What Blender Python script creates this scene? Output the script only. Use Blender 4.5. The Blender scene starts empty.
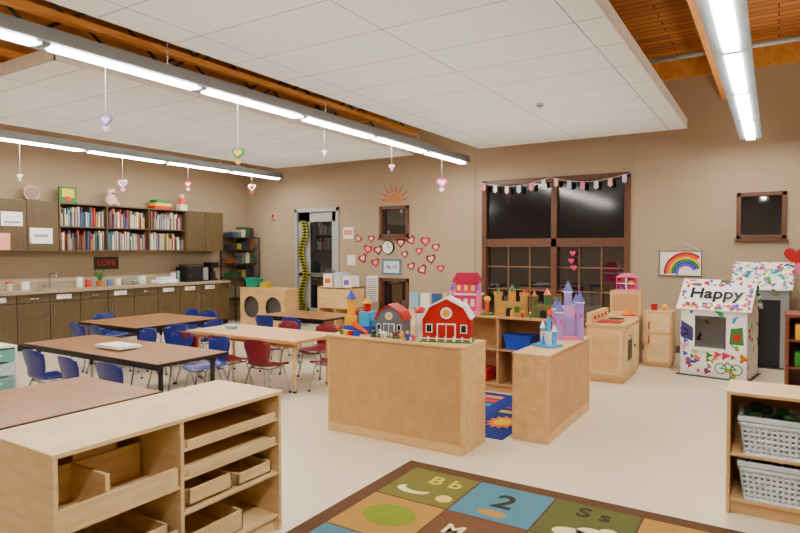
import bpy, bmesh, math, random
from mathutils import Matrix, Vector
random.seed(7)
R=random.Random(11)
def S0(r,g,b):
    f=lambda c:(c/255/12.92) if c/255<=0.04045 else ((c/255+0.055)/1.055)**2.4
    return (f(r),f(g),f(b),1)
def S(r,g,b,sat=1.2,gm=1.10):
    c=S0(r,g,b)[:3]; l=.3*c[0]+.59*c[1]+.11*c[2]
    return tuple(min(1,max(.002,l+(x-l)*sat))**gm for x in c)+(1,)
def newmat(name):
    m=bpy.data.materials.new(name); m.use_nodes=True
    nt=m.node_tree; b=nt.nodes['Principled BSDF']; return m,nt,b
_mc={}
def C(r,g,b,rough=0.5,metal=0.0,var=0.06,scale=12,sat=1.2):
    k=(r,g,b,rough,metal,var,sat)
    if k in _mc: return _mc[k]
    m,nt,p=newmat('paint_%d_%d_%d'%(r,g,b))
    c=S(r,g,b,sat)
    n=nt.nodes.new('ShaderNodeTexNoise'); n.inputs['Scale'].default_value=scale; n.inputs['Detail'].default_value=3
    tc=nt.nodes.new('ShaderNodeTexCoord'); nt.links.new(tc.outputs['Object'],n.inputs['Vector'])
    r_=nt.nodes.new('ShaderNodeValToRGB')
    r_.color_ramp.elements[0].position=.3; r_.color_ramp.elements[1].position=.7
    r_.color_ramp.elements[0].color=tuple(x*(1-var) for x in c[:3])+(1,)
    r_.color_ramp.elements[1].color=tuple(min(1,x*(1+var)) for x in c[:3])+(1,)
    nt.links.new(n.outputs['Fac'],r_.inputs['Fac']); nt.links.new(r_.outputs['Color'],p.inputs['Base Color'])
    p.inputs['Roughness'].default_value=rough; p.inputs['Metallic'].default_value=metal
    _mc[k]=m; return m
def wood(name,c1,c2,sc=(1.5,14,14),rough=.42,sat=1.08):
    m,nt,p=newmat(name)
    tc=nt.nodes.new('ShaderNodeTexCoord'); mp=nt.nodes.new('ShaderNodeMapping'); mp.inputs['Scale'].default_value=sc
    n=nt.nodes.new('ShaderNodeTexNoise'); n.inputs['Scale'].default_value=1.6; n.inputs['Detail'].default_value=7; n.inputs['Distortion'].default_value=.6
    r_=nt.nodes.new('ShaderNodeValToRGB'); r_.color_ramp.elements[0].position=.3; r_.color_ramp.elements[1].position=.72
    r_.color_ramp.elements[0].color=S(*c1,sat); r_.color_ramp.elements[1].color=S(*c2,sat)
    L=nt.links.new
    L(tc.outputs['Object'],mp.inputs['Vector']); L(mp.outputs['Vector'],n.inputs['Vector']); L(n.outputs['Fac'],r_.inputs['Fac']); L(r_.outputs['Color'],p.inputs['Base Color'])
    p.inputs['Roughness'].default_value=rough
    return m
def brickmat(name,c1,c2,cm,bw,rh,ms,rough=.6,offset=0.0,rot=0,bias=0):
    m,nt,p=newmat(name)
    tc=nt.nodes.new('ShaderNodeTexCoord'); mp=nt.nodes.new('ShaderNodeMapping'); mp.inputs['Rotation'].default_value=(0,0,rot)
    b=nt.nodes.new('ShaderNodeTexBrick'); b.offset=offset; b.squash=1
    b.inputs['Color1'].default_value=S(*c1,1.05); b.inputs['Color2'].default_value=S(*c2,1.05); b.inputs['Mortar'].default_value=S(*cm)
    b.inputs['Scale'].default_value=1; b.inputs['Mortar Size'].default_value=ms; b.inputs['Brick Width'].default_value=bw; b.inputs['Row Height'].default_value=rh
    b.inputs['Mortar Smooth'].default_value=.1; b.inputs['Bias'].default_value=bias
    L=nt.links.new
    L(tc.outputs['Object'],mp.inputs['Vector']); L(mp.outputs['Vector'],b.inputs['Vector']); L(b.outputs['Color'],p.inputs['Base Color'])
    p.inputs['Roughness'].default_value=rough
    return m
def emis(name,col,st):
    m,nt,p=newmat(name); p.inputs['Base Color'].default_value=col
    p.inputs['Emission Color'].default_value=col; p.inputs['Emission Strength'].default_value=st
    return m
def doodle(name,scale,base=(244,242,238),th=.30):
    m,nt,p=newmat(name)
    tc=nt.nodes.new('ShaderNodeTexCoord'); v=nt.nodes.new('ShaderNodeTexVoronoi'); v.inputs['Scale'].default_value=scale
    ns=nt.nodes.new('ShaderNodeTexNoise'); ns.inputs['Scale'].default_value=9
    va=nt.nodes.new('ShaderNodeVectorMath'); va.operation='MULTIPLY_ADD'; va.inputs[1].default_value=(.22,.22,.22)
    hs=nt.nodes.new('ShaderNodeHueSaturation'); hs.inputs['Saturation'].default_value=1.4; hs.inputs['Value'].default_value=.6
    r_=nt.nodes.new('ShaderNodeValToRGB'); r_.color_ramp.elements[0].position=th; r_.color_ramp.elements[0].color=(1,1,1,1); r_.color_ramp.elements[1].position=th+.05; r_.color_ramp.elements[1].color=(0,0,0,1)
    mx=nt.nodes.new('ShaderNodeMix'); mx.data_type='RGBA'
    L=nt.links.new
    L(tc.outputs['Object'],ns.inputs['Vector']); L(ns.outputs['Color'],va.inputs[0]); L(tc.outputs['Object'],va.inputs[2]); L(va.outputs[0],v.inputs['Vector'])
    L(v.outputs['Color'],hs.inputs['Color']); L(v.outputs['Distance'],r_.inputs['Fac'])
    L(r_.outputs['Color'],mx.inputs[0]); mx.inputs[6].default_value=S(*base); L(hs.outputs['Color'],mx.inputs[7]); L(mx.outputs[2],p.inputs['Base Color'])
    p.inputs['Roughness'].default_value=.8
    return m

class B:
    def __init__(s,name): s.name=name; s.bm=bmesh.new(); s.mats=[]; s.M=Matrix.Identity(4)
    def mi(s,m):
        if m not in s.mats: s.mats.append(m)
        return s.mats.index(m)
    def add(s,vs,fs,m,smooth=False):
        i=s.mi(m); V=[s.bm.verts.new(s.M@Vector(v)) for v in vs]
        for f in fs:
            try:
                F=s.bm.faces.new([V[k] for k in f]); F.material_index=i; F.smooth=smooth
            except ValueError: pass
    def box(s,x0,x1,y0,y1,z0,z1,m):
        if x0>x1:x0,x1=x1,x0
        if y0>y1:y0,y1=y1,y0
        if z0>z1:z0,z1=z1,z0
        vs=[(x,y,z) for x in(x0,x1) for y in(y0,y1) for z in(z0,z1)]
        s.add(vs,[(0,1,3,2),(4,6,7,5),(0,4,5,1),(2,3,7,6),(0,2,6,4),(1,5,7,3)],m)
    def cyl(s,p0,p1,r0,m,r1=None,seg=12):
        if r1 is None:r1=r0
        p0=Vector(p0);p1=Vector(p1);a=(p1-p0).normalized()
        t=Vector((0,0,1)) if abs(a.z)<.9 else Vector((1,0,0))
        u=a.cross(t).normalized();w=a.cross(u)
        vs=[];
        for p,r in((p0,r0),(p1,r1)):
            for k in range(seg):
                q=2*math.pi*k/seg; vs.append(tuple(p+(u*math.cos(q)+w*math.sin(q))*max(r,1e-4)))
        fs=[(k,(k+1)%seg,seg+(k+1)%seg,seg+k) for k in range(seg)]
        s.add(vs,fs,m,True)
        s.add(vs[:seg],[tuple(range(seg))],m); s.add(vs[seg:],[tuple(range(seg-1,-1,-1))],m)
    def sph(s,c,r,m,sc=(1,1,1),n=10):
        vs=[];fs=[]
        for i in range(n+1):
            th=math.pi*i/n
            for j in range(n*2):
                ph=math.pi*j/n
                vs.append((c[0]+r*sc[0]*math.sin(th)*math.cos(ph),c[1]+r*sc[1]*math.sin(th)*math.sin(ph),c[2]+r*sc[2]*math.cos(th)))
        for i in range(n):
            for j in range(n*2):
                a=i*2*n+j;b=i*2*n+(j+1)%(2*n); fs.append((a,a+2*n,b+2*n,b))
        s.add(vs,fs,m,True)
    def prism(s,pts,ax,a,b,m):
        def mk(p,t):
            return {'y':(p[0],t,p[1]),'x':(t,p[0],p[1]),'z':(p[0],p[1],t)}[ax]
        n=len(pts); vs=[mk(p,a) for p in pts]+[mk(p,b) for p in pts]
        fs=[tuple(range(n)),tuple(range(2*n-1,n-1,-1))]+[(k,n+k,n+(k+1)%n,(k+1)%n) for k in range(n)]
        s.add(vs,fs,m)
    def sheet(s,f,nu,nv,t,m):
        P=[[Vector(f(i/nu,j/nv)) for j in range(nv+1)] for i in range(nu+1)]
        vs=[];
        for side in(0,1):
            for i in range(nu+1):
                for j in range(nv+1):
                    a=P[min(i+1,nu)][j]-P[max(i-1,0)][j]; b=P[i][min(j+1,nv)]-P[i][max(j-1,0)]
                    n=a.cross(b).normalized(); vs.append(tuple(P[i][j]+n*(t/2 if side else -t/2)))
        w=nv+1;o=(nu+1)*w;fs=[]
        for i in range(nu):
            for j in range(nv):
                q=i*w+j; fs.append((q,q+1,q+w+1,q+w)); fs.append((o+q,o+q+w,o+q+w+1,o+q+1))
        for i in range(nu):
            for j in(0,nv):
                q=i*w+j; fs.append((q,q+w,o+q+w,o+q))
        for j in range(nv):
            for i in(0,nu):
                q=i*w+j; fs.append((q,q+1,o+q+1,o+q))
        s.add(vs,fs,m,True)
    def text(s,body,size,m,M,ext=.002):
        cu=bpy.data.curves.new('t','FONT'); cu.body=body; cu.size=size; cu.extrude=ext; cu.align_x='CENTER'; cu.align_y='CENTER'; cu.offset=size*.02
        o=bpy.data.objects.new('t',cu); bpy.context.scene.collection.objects.link(o)
        dg=bpy.context.evaluated_depsgraph_get(); me=bpy.data.meshes.new_from_object(o.evaluated_get(dg))
        vs=[tuple(M@v.co) for v in me.vertices]; s.add(vs,[tuple(p.vertices) for p in me.polygons],m)
        bpy.data.objects.remove(o); bpy.data.curves.remove(cu); bpy.data.meshes.remove(me)
    def build(s,loc=(0,0,0),rz=0,bevel=0,mesh_only=False,sc=1):
        bmesh.ops.recalc_face_normals(s.bm,faces=s.bm.faces)
        me=bpy.data.meshes.new(s.name); s.bm.to_mesh(me); s.bm.free()
        for m in s.mats: me.materials.append(m)
        if mesh_only: return me
        o=bpy.data.objects.new(s.name,me); bpy.context.scene.collection.objects.link(o)
        o.location=loc; o.rotation_euler=(0,0,math.radians(rz)); o.scale=(sc,sc,sc)
        if bevel:
            b=o.modifiers.new('bevel','BEVEL'); b.width=bevel; b.segments=2; b.limit_method='ANGLE'; b.angle_limit=math.radians(50)
        return o
def place(name,me,loc,rz=0):
    o=bpy.data.objects.new(name,me); bpy.context.scene.collection.objects.link(o); o.location=loc; o.rotation_euler=(0,0,math.radians(rz)); return o
T=Matrix.Translation
def Rot(d,ax): return Matrix.Rotation(math.radians(d),4,ax)

# ---------------- materials
maple=wood('maple_plywood',(206,168,120),(226,192,144),(2,10,10),.4)
mapleX=wood('birch_ply',(216,186,140),(234,208,164),(3,3,16),.45)
hardb=wood('hardboard_panel',(190,148,102),(204,162,114),(6,6,6),.55)
lam=wood('laminate_oak',(138,98,60),(168,122,78),(2,16,8),.32)
lamM=wood('laminate_maple',(214,172,124),(228,190,144),(2,14,8),.35)
cab=wood('cabinet_olive',(86,72,48),(100,84,58),(10,10,1.5),.45)
brown=wood('window_wood',(92,58,40),(112,72,48),(8,8,8),.45)
truss=wood('truss_lumber',(196,136,74),(222,166,100),(8,2,8),.6)
black=C(18,18,20,.4); chrome=C(200,200,205,.22,1.0,.02); white=C(240,238,232,.5); grey=C(150,152,150,.5)
alum=C(150,157,160,.45,.3,.03)
wallm=C(177,160,137,.85,0,.02,3,1.1); wallm2=C(171,154,131,.85,0,.02,3,1.1)
floorm=C(224,212,187,.24,0,.03,1.2,1.05)
tile=brickmat('ceiling_tile',(246,247,250),(242,243,247),(176,178,182),1.22,.61,.006,.9)
deck=brickmat('wood_deck',(206,138,78),(164,102,54),(60,34,16),2.4,.14,.008,.6,.5)
glass,_,gp=newmat('night_glass'); gp.inputs['Base Color'].default_value=(.008,.010,.014,1); gp.inputs['Roughness'].default_value=.03; gp.inputs['IOR'].default_value=2.1
blind,_,gp=newmat('dark_blind'); gp.inputs['Base Color'].default_value=(.006,.006,.009,1); gp.inputs['Roughness'].default_value=.10; gp.inputs['IOR'].default_value=1.6

# ---------------- room shell
XL,XR,YB,YF,ZT=-10.0,3.0,9.55,-2.2,4.05
def wall(name,a0,a1,z0,z1,holes,axis,p0,p1,m):
    b=B(name)
    xs=sorted({a0,a1}|{h[0] for h in holes}|{h[1] for h in holes}); zs=sorted({z0,z1}|{h[2] for h in holes}|{h[3] for h in holes})
    for i in range(len(xs)-1):
        for j in range(len(zs)-1):
            cx=(xs[i]+xs[i+1])/2; cz=(zs[j]+zs[j+1])/2
            if any(h[0]<cx<h[1] and h[2]<cz<h[3] for h in holes): continue
            if axis=='x': b.box(xs[i],xs[i+1],p0,p1,zs[j],zs[j+1],m)
            else: b.box(p0,p1,xs[i],xs[i+1],zs[j],zs[j+1],m)
    return b.build()
W=[(-6.42,-5.77,1.74,2.33),(-6.42,-5.77,.37,.97),(-4.29,-1.86,.32,2.68),(-.46,.125,1.65,2.29)]
DR=(-8.56,-7.40,0,2.36)
wall('wall_back',XL-.2,XR+.2,0,ZT+.2,W+[DR],'x',YB,YB+.2,wallm)
wall('wall_left',YF,YB,0,ZT+.2,[],'y',XL-.2,XL,wallm2)
wall('wall_right',YF,YB,0,ZT+.2,[],'y',XR,XR+.2,wallm2)
wall('wall_front',XL-.2,XR+.2,0,ZT+.2,[],'x',YF-.2,YF,wallm2)
b=B('floor'); b.box(XL-.2,XR+.2,YF-.2,YB+.2,-.1,0,floorm); b.build()
b=B('ceiling'); b.box(XL-.2,XR+.2,YF-.2,YB+.2,ZT+.2,ZT+.3,deck); b.build()
base=C(84,70,58,.5)
b=B('baseboard_back')
for x0,x1 in((XL,DR[0]-.06),(DR[1]+.06,XR)): b.box(x0,x1,YB-.012,YB-.001,0,.1,base)
b.build()
b=B('trim_1'); b.box(XL,XR,YB-.09,YB-.001,ZT-.08,ZT+.19,truss); b.build()
b=B('trim_2'); b.box(-4.44,-4.425,YB-.012,YB-.001,.1,3.9,wallm2); b.box(-1.86+.03,-1.82,YB-.01,YB-.001,2.75,3.9,wallm2); b.build()
reflm=wood('pane_reflection',(120,84,62),(140,100,76),(8,8,8),.45)  # colour of the grid-like reflection modelled on the lower panes
def window(n,x0,x1,z0,z1,vx,hz,fw,upper=None):
    b=B('window_%d'%n); y0,y1=YB-.03,YB+.12
    b.box(x0,x1,y0,y1,z0,z0+fw,brown); b.box(x0,x1,y0,y1,z1-fw,z1,brown)
    b.box(x0,x0+fw,y0,y1,z0,z1,brown); b.box(x1-fw,x1,y0,y1,z0,z1,brown)
    for v in vx: b.box(v-fw*.55,v+fw*.55,y0+.005,y1,z0+fw,z1-fw,brown)
    for h in hz: b.box(x0+fw,x1-fw,y0+.005,y1,h-fw*.8,h+fw*.8,brown)
    b.box(x0+.01,x1-.01,YB+.07,YB+.09,z0+.01,z1-.01,glass)
    b.box(x0-.02,x1+.02,YB-.06,YB-.001,z0-.035,z0,brown)
    if upper:
        pts=[x0+fw]+sum([[v-fw*.55,v+fw*.55] for v in vx],[])+[x1-fw]
        for i in range(0,len(pts),2):
            b.box(pts[i]+.02,pts[i+1]-.02,YB+.04,YB+.05,upper+.08,z1-fw,blind)
            b.cyl((pts[i]+.02,YB+.045,upper+.08),(pts[i+1]-.02,YB+.045,upper+.08),.012,blind)
        for i in range(0,len(pts),2):  # thin bars stand in for a reflected grid in the lower glass
            L=pts[i+1]-pts[i]
            for f in(.333,.667): xm=pts[i]+L*f; b.box(xm-.011,xm+.011,YB+.045,YB+.07,z0+fw,upper-.05,reflm)
            for f in(.36,.68): zz=z0+fw+(upper-z0-fw)*f; b.box(pts[i],pts[i+1],YB+.045,YB+.07,zz-.011,zz+.011,reflm)
    return b.build(bevel=.003)
window(1,*W[0],[],[],.06); window(2,*W[1],[],[],.06); window(3,*W[2],[-3.03],[1.62],.085,1.6); window(4,*W[3],[],[],.055)
metalg=C(178,180,176,.45,.1); 
b=B('door_1'); x0,x1,_,z1=DR
b.box(x0,x0+.07,YB-.03,YB+.17,0,z1,metalg); b.box(x1-.07,x1,YB-.03,YB+.17,0,z1,metalg); b.box(x0,x1,YB-.03,YB+.17,z1-.08,z1,metalg)
dx0,dx1=x0+.075,x1-.075
for a in((dx0,dx0+.30,0,z1-.085),(dx1-.13,dx1,0,z1-.085),(dx0,dx1,0,.3),(dx0,dx1,z1-.28,z1-.085),(dx0,dx1,.95,1.03)):
    b.box(a[0],a[1],YB+.02,YB+.07,max(a[2],.01),a[3],metalg)
b.box(dx0+.1,dx1-.1,YB+.04,YB+.05,.2,z1-.2,glass)
b.box(dx0+.14,dx1-.1,YB-.03,YB-.005,.98,1.03,chrome); b.box(dx1-.1,dx1-.04,YB-.02,YB+.02,.92,1.1,chrome)
b.build(bevel=.003)

def cloud(x0,x1,y0,y1,z=3.1):
    b=B('ceiling_cloud'); b.box(x0+.012,x1-.012,y0+.012,y1-.012,z,z+.06,tile)
    for a in((x0,x1,y0,y0+.012),(x0,x1,y1-.012,y1),(x0,x0+.012,y0,y1),(x1-.012,x1,y0,y1)): b.box(*a,z-.004,z+.12,white)
    for x in(x0+.5,x1-.5):
        y=y0+.6
        while y<y1: b.cyl((x,y,z+.06),(x,y,ZT+.2),.004,grey,seg=6); y+=1.8
    return b.build()
cloud(-3.98,-1.0,-1.6,8.72); cloud(-8.3,-5.17,2.78,8.72)
web=C(66,62,60,.4,.5)
for X in(-9,-8.2,-7.4,-6.8,-6.2,-5.6,-5.0,-4.2,-3,-1.8,-.62,.6,1.8):
    b=B('roof_truss'); b.box(X-.04,X+.04,YF,YB,3.60,3.67,truss); b.box(X-.04,X+.04,YF,YB,4.14,4.25,truss)
    y=YF+.1;k=0
    while y<YB-.8:
        b.cyl((X,y,4.16) if k%2==0 else (X,y,3.64),(X,y+.75,3.64) if k%2==0 else (X,y+.75,4.16),.018,web,seg=8); y+=.75;k+=1
    b.build()
b=B('electrical_conduit'); b.cyl((-9.9,7.6,3.72),(2.9,7.6,3.72),.03,grey); b.cyl((-4.7,-2,3.9),(-4.7,9.4,3.9),.05,grey); b.build()
tube=emis('fluorescent_tube',(1,.955,.88,1),80); tubeup=emis('fluorescent_uplight',(1,.93,.80,1),15)
def strip(X,y0,y1,bound):
    b=B('linear_pendant_light'); z=2.92
    b.prism([(X-.125,z+.03),(X-.10,z+.12),(X+.10,z+.12),(X+.125,z+.03),(X+.07,z+.035),(X-.07,z+.035)],'y',y0,y1,alum)
    b.box(X-.125,X-.060,y0,y1,z+.016,z+.032,alum); b.box(X+.060,X+.125,y0,y1,z+.016,z+.032,alum)
    b.box(X-.05,X+.05,y0+.1,y1-.1,z+.122,z+.128,tubeup)
    y=bound
    while y-1.36>y0: y-=1.36
    while y<y1:
        a=max(y+.06,y0+.03); e=min(y+1.30,y1-.03)
        if e>a+.1: b.box(X-.046,X+.046,a,e,z+.0,z+.030,tube)
        b.box(X-.06,X+.06,y-.03,y+.03,z+.004,z+.034,alum)
        y+=1.36
    y=y0+.7
    while y<y1: b.cyl((X,y,z+.13),(X,y,ZT+.2),.003,grey,seg=6); y+=2.1
    return b.build()
strip(-4.38,-1.6,9.0,2.27); strip(-8.5,-1.6,9.0,2.27); strip(-.285,-1.6,9.0,2.27)
b=B('ceiling_sprinkler'); b.cyl((-2.2,6.4,3.07),(-2.2,6.4,3.095),.04,chrome); b.cyl((-2.2,6.4,3.04),(-2.2,6.4,3.07),.012,chrome); b.build()
def wash(x,y,sx,sy,e):  # unseen area fill facing up, added to brighten the ceiling clouds
    l=bpy.data.lights.new('ceiling_fill_light','AREA'); l.shape='RECTANGLE'; l.size=sx; l.size_y=sy; l.energy=e; l.color=(.90,.95,1)
    o=bpy.data.objects.new('ceiling_fill_light',l); bpy.context.scene.collection.objects.link(o); o.location=(x,y,2.35); o.rotation_euler=(math.pi,0,0)
wash(-2.5,3.6,2.6,9.4,34); wash(-6.7,5.7,2.7,5.6,14)

# ---------------- cabinets on left wall
b=B('base_cabinet_run'); y0,y1=1.6,8.50
b.box(-9.98,-9.46,y0,y1,0,.1,black); b.box(-9.98,-9.42,y0,y1,.1,.84,cab)
ctop=C(158,146,128,.35); b.box(-9.985,-9.37,y0,y1,.84,.885,ctop); b.box(-9.985,-9.965,y0,y1,.885,.98,ctop)
y=y0+.01;k=0
while y<y1-.3:
    w=.475
    b.box(-9.42,-9.40,y+.006,y+w-.006,.12,.70,cab); b.box(-9.42,-9.40,y+.006,y+w-.006,.712,.832,cab)
    hy=y+w-.06 if k%2==0 else y+.06
    b.cyl((-9.385,hy,.50),(-9.385,hy,.64),.006,chrome,seg=8); b.box(-9.4,-9.385,hy-.004,hy+.004,.51,.52,chrome); b.box(-9.4,-9.385,hy-.004,hy+.004,.62,.63,chrome)
    b.cyl((-9.385,y+w/2-.06,.77),(-9.385,y+w/2+.06,.77),.006,chrome,seg=8)
    if k%2==1 or k%5==2: b.box(-9.399,-9.396,y+.1,y+.33,.74,.81,white)
    y+=w;k+=1
b.build(bevel=.002)
b=B('wall_cabinet')
def doors(b,ys,z0=1.48,z1=2.26,h=None):
    b.box(-9.98,-9.67,ys[0],ys[-1],z0,z1,cab)
    for i in range(len(ys)-1):
        b.box(-9.67,-9.65,ys[i]+.005,ys[i+1]-.005,z0+.005,z1-.005,cab)
        hy=ys[i+1]-.05 if i%2==0 else ys[i]+.05
        b.cyl((-9.635,hy,z0+.06),(-9.635,hy,z0+.2),.006,chrome,seg=8)
doors(b,[2.33,2.81,3.29,3.77,4.25,4.74,5.22])
b.box(-9.649,-9.646,4.38,4.68,1.86,2.07,white); b.box(-9.649,-9.646,4.78,5.12,1.6,1.84,white); b.box(-9.649,-9.646,4.3,4.5,1.5,1.75,C(225,160,150)); b.box(-9.645,-9.644,4.42,4.64,1.9,1.93,grey); b.box(-9.645,-9.644,4.84,5.05,1.7,1.74,grey); b.build(bevel=.002)
b=B('wall_cabinet'); doors(b,[7.67,8.12,8.57]); b.build(bevel=.002)
b=B('bookshelf'); y0,y1=5.23,7.66
b.box(-9.98,-9.965,y0,y1,1.48,2.26,cab)
for z in(1.48,1.865,2.24): b.box(-9.965,-9.65,y0,y1,z,z+.02,cab)
for y in(y0,y0+.80,y0+1.61,y1-.02): b.box(-9.965,-9.65,y,y+.02,1.5,2.24,cab)
b.build()
b=B('books')
bc=[C(*c,.55,sat=1.0) for c in((215,210,198),(190,182,165),(170,50,45),(60,90,135),(70,115,85),(205,170,85),(225,224,218),(100,65,95),(60,60,70),(190,120,70),(120,155,170),(190,155,120),(90,65,45),(145,50,65),(55,100,110),(220,200,140),(205,205,200),(160,160,160))]
for z in(1.501,1.886):
    for s0 in(y0+.03,y0+.83,y0+1.64):
        y=s0
        e=s0+.74
        while y<e:
            t=R.uniform(.005,.024); h=R.uniform(.18,.33); d=R.uniform(.18,.25)
            if y+t>e: break
            if R.random()>.05: b.box(-9.67-R.uniform(0,.04),-9.67-d,y,y+t-.001,z,z+h,R.choice(bc))
            y+=t
b.build()
b=B('woven_fan'); b.cyl((-9.82,4.9,2.39),(-9.80,4.9,2.39),.125,C(190,165,140),seg=28); b.cyl((-9.80,4.9,2.39),(-9.79,4.9,2.39),.09,C(150,130,120),seg=28); b.box(-9.85,-9.76,4.8,5.0,2.261,2.285,C(120,90,70)); b.build()
b=B('picture_book'); b.box(-9.84,-9.80,5.32,5.6,2.261,2.53,C(70,130,60)); b.box(-9.80,-9.797,5.36,5.56,2.36,2.5,C(230,210,60)); b.sph((-9.797,5.46,2.33),.05,C(200,60,50),(.1,1,1)); b.build()
b=B('stuffed_bear'); w_=C(225,200,190,.9); b.sph((-9.8,6.2,2.36),.1,w_,(1,1.1,1)); b.sph((-9.78,6.2,2.49),.065,C(240,225,215,.9)); b.sph((-9.78,6.15,2.55),.022,w_); b.sph((-9.78,6.25,2.55),.022,w_); b.sph((-9.72,6.13,2.3),.04,w_); b.sph((-9.72,6.27,2.3),.04,w_); b.sph((-9.72,6.2,2.48),.022,black,(.8,1,.7)); b.build()
b=B('board_game_boxes'); 
for i,(c,hh) in enumerate((((200,60,50),.06),((240,200,60),.05),((50,140,90),.06))): b.box(-9.9,-9.7,7.0+.02*i,7.38-.02*i,2.261+.058*i,2.318+.058*i,C(*c))
b.build()
b=B('toy_robot'); b.box(-9.84,-9.72,7.58,7.74,2.261,2.38,C(235,225,210)); b.box(-9.82,-9.74,7.61,7.71,2.38,2.5,C(230,120,60)); b.sph((-9.78,7.66,2.54),.05,C(235,225,210)); b.build()
b=B('microwave'); b.box(-9.9,-9.55,7.6,8.1,.886,1.17,black); b.box(-9.55,-9.545,7.62,7.95,.91,1.15,C(40,42,46,.2)); b.box(-9.55,-9.543,7.97,8.08,.91,1.15,grey); b.cyl((-9.53,7.95,.92),(-9.53,7.95,1.14),.008,chrome); b.box(-9.88,-9.6,7.65,8.0,1.171,1.22,C(70,60,55)); b.build(bevel=.004)
b=B('coffee_maker'); b.box(-9.85,-9.65,8.22,8.42,.886,.92,black); b.box(-9.85,-9.78,8.22,8.42,.92,1.22,black); b.box(-9.85,-9.62,8.22,8.42,1.14,1.25,black); b.cyl((-9.69,8.32,.925),(-9.69,8.32,1.07),.06,C(50,45,40,.1)); b.build(bevel=.004)
b=B('wall_sign'); b.box(-9.999,-9.98,6.0,6.45,1.16,1.38,C(50,28,26)); b.text('LOVE',.14,C(170,60,50),T((-9.978,6.22,1.27))@Rot(90,'Z')@Rot(90,'X')); b.build()
b=B('sink_faucet'); b.cyl((-9.9,5.2,.886),(-9.9,5.2,1.12),.012,chrome); b.cyl((-9.9,5.2,1.12),(-9.72,5.2,1.14),.011,chrome); b.cyl((-9.72,5.2,1.14),(-9.7,5.2,1.06),.011,chrome); b.cyl((-9.88,5.1,.886),(-9.88,5.1,.95),.015,chrome); b.build()
b=B('folded_towel'); b.box(-9.7,-9.45,6.9,7.3,.886,.95,white); b.box(-9.68,-9.48,6.98,7.25,.95,1.0,C(230,225,235)); b.build(bevel=.015)
b=B('paper_tray'); 
for i in range(3): b.box(-9.8,-9.5,6.4,6.62,.886+.035*i,.898+.035*i,C(200-20*i,190,170))
for a in((-9.8,6.4),(-9.5,6.4),(-9.8,6.61),(-9.5,6.61)): b.box(a[0],a[0]+.006,a[1],a[1]+.006,.886,.97,black)
b.build()
b=B('jar'); b.cyl((-9.7,4.5,.886),(-9.7,4.5,1.0),.05,C(190,180,160,.2)); b.cyl((-9.7,4.5,1.0),(-9.7,4.5,1.02),.052,C(180,40,40)); b.build()
b=B('supply_containers')
for i,(y,w2,h2,c) in enumerate(((4.75,.06,.13,(235,232,225)),(5.6,.05,.16,(230,228,220)),(5.75,.05,.12,(190,70,60)),(6.12,.04,.1,(90,120,150)),(6.28,.05,.12,(230,225,215)),(6.75,.07,.14,(232,230,225)),(7.42,.05,.18,(225,222,215)),(7.53,.035,.2,(120,150,130)))): b.cyl((-9.75,y,.886),(-9.75,y,.886+h2),w2,C(*c)); b.cyl((-9.75,y,.886+h2),(-9.75,y,.90+h2),w2*.8,grey)
b.build()
b=B('potted_plant'); b.cyl((-9.75,5.95,.886),(-9.75,5.95,.97),.045,C(190,120,80),.06)
for k in range(14):
    a=k*2.4; b.cyl((-9.75,5.95,.97),(-9.75+.07*math.cos(a),5.95+.07*math.sin(a),1.05+.05*(k%3)),.008,C(70,130,60),.003,seg=5); b.sph((-9.75+.07*math.cos(a),5.95+.07*math.sin(a),1.06+.05*(k%3)),.022,C(70,130,60),(1,1,.5),n=5)
b.build()
dkw=C(52,40,32,.5)
b=B('corner_shelf_rack')
for z in(.45,.90,1.2,1.5,1.75): b.box(-9.95,-9.5,8.75,9.45,z,z+.02,dkw)
for x in(-9.95,-9.52):
    for y in(8.75,9.43): b.box(x,x+.02,y,y+.02,0,1.75,dkw)
cols=((50,90,55),(60,55,55),(150,135,70),(40,50,60),(40,40,50),(130,80,50),(60,70,90),(90,110,80),(190,185,175))
i=0
for z in(.921,1.221,1.521,1.771):
    for y in(8.79,8.91,9.03,9.15,9.27):
        hh=(.10,.16,.2,.12,.22)[(i*3)%5]; b.box(-9.9,-9.6,y,y+.10,z,z+hh,C(*cols[i%9])); i+=1
b.build()

def shelf_unit(name,Wd,D,H,sh,dv,loc,rz,m=maple,extra=None,t=.02,kick=.07):
    b=B(name)
    b.box(0,t,0,D,0,H,m); b.box(Wd-t,Wd,0,D,0,H,m)
    b.box(-.004,Wd+.004,-.004,D+.004,H,H+t,m)
    b.box(t,Wd-t,.01,D-.012,kick,kick+t,m); b.box(t,Wd-t,.03,.045,0,kick,m); b.box(t,Wd-t,D-.02,D-.001,0,kick,m)
    b.box(t,Wd-t,D-.014,D-.006,kick,H,hardb)
    xs=[t]+dv+[Wd-t]
    for d in dv: b.box(d-t/2,d+t/2,.005,D-.014,kick+t,H,m)
    for i,zs in enumerate(sh):
        for z in zs: b.box(xs[i]+(t/2 if i else 0),xs[i+1]-(t/2 if i<len(dv) else 0),.008,D-.014,z,z+t*.8,m)
    if extra: extra(b)
    return b.build(loc,rz,.003)
shelf_unit('toy_storage_shelf',1.25,.40,.78,[[.42],[.42]],[.62],(-1.90,4.30,0),180)
shelf_unit('toy_storage_shelf',1.22,.29,.67,[[.36],[.36]],[.61],(-1.75,5.70,0),-90)
blueb=C(30,70,170)
def exC(b):
    b.prism([(.72,.456),(.96,.456),(.99,.60),(.69,.60)],'y',.05,.28,blueb); b.box(.68,1.0,.04,.29,.595,.61,blueb)
    b.box(.25,.5,.05,.3,.091,.22,C(190,60,60)); b.box(.78,1.05,.05,.3,.091,.26,C(120,70,40))
shelf_unit('toy_storage_shelf',1.28,.36,.78,[[.44],[.44]],[.64],(-3.10,5.86,0),0,hardb,exC)
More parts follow.
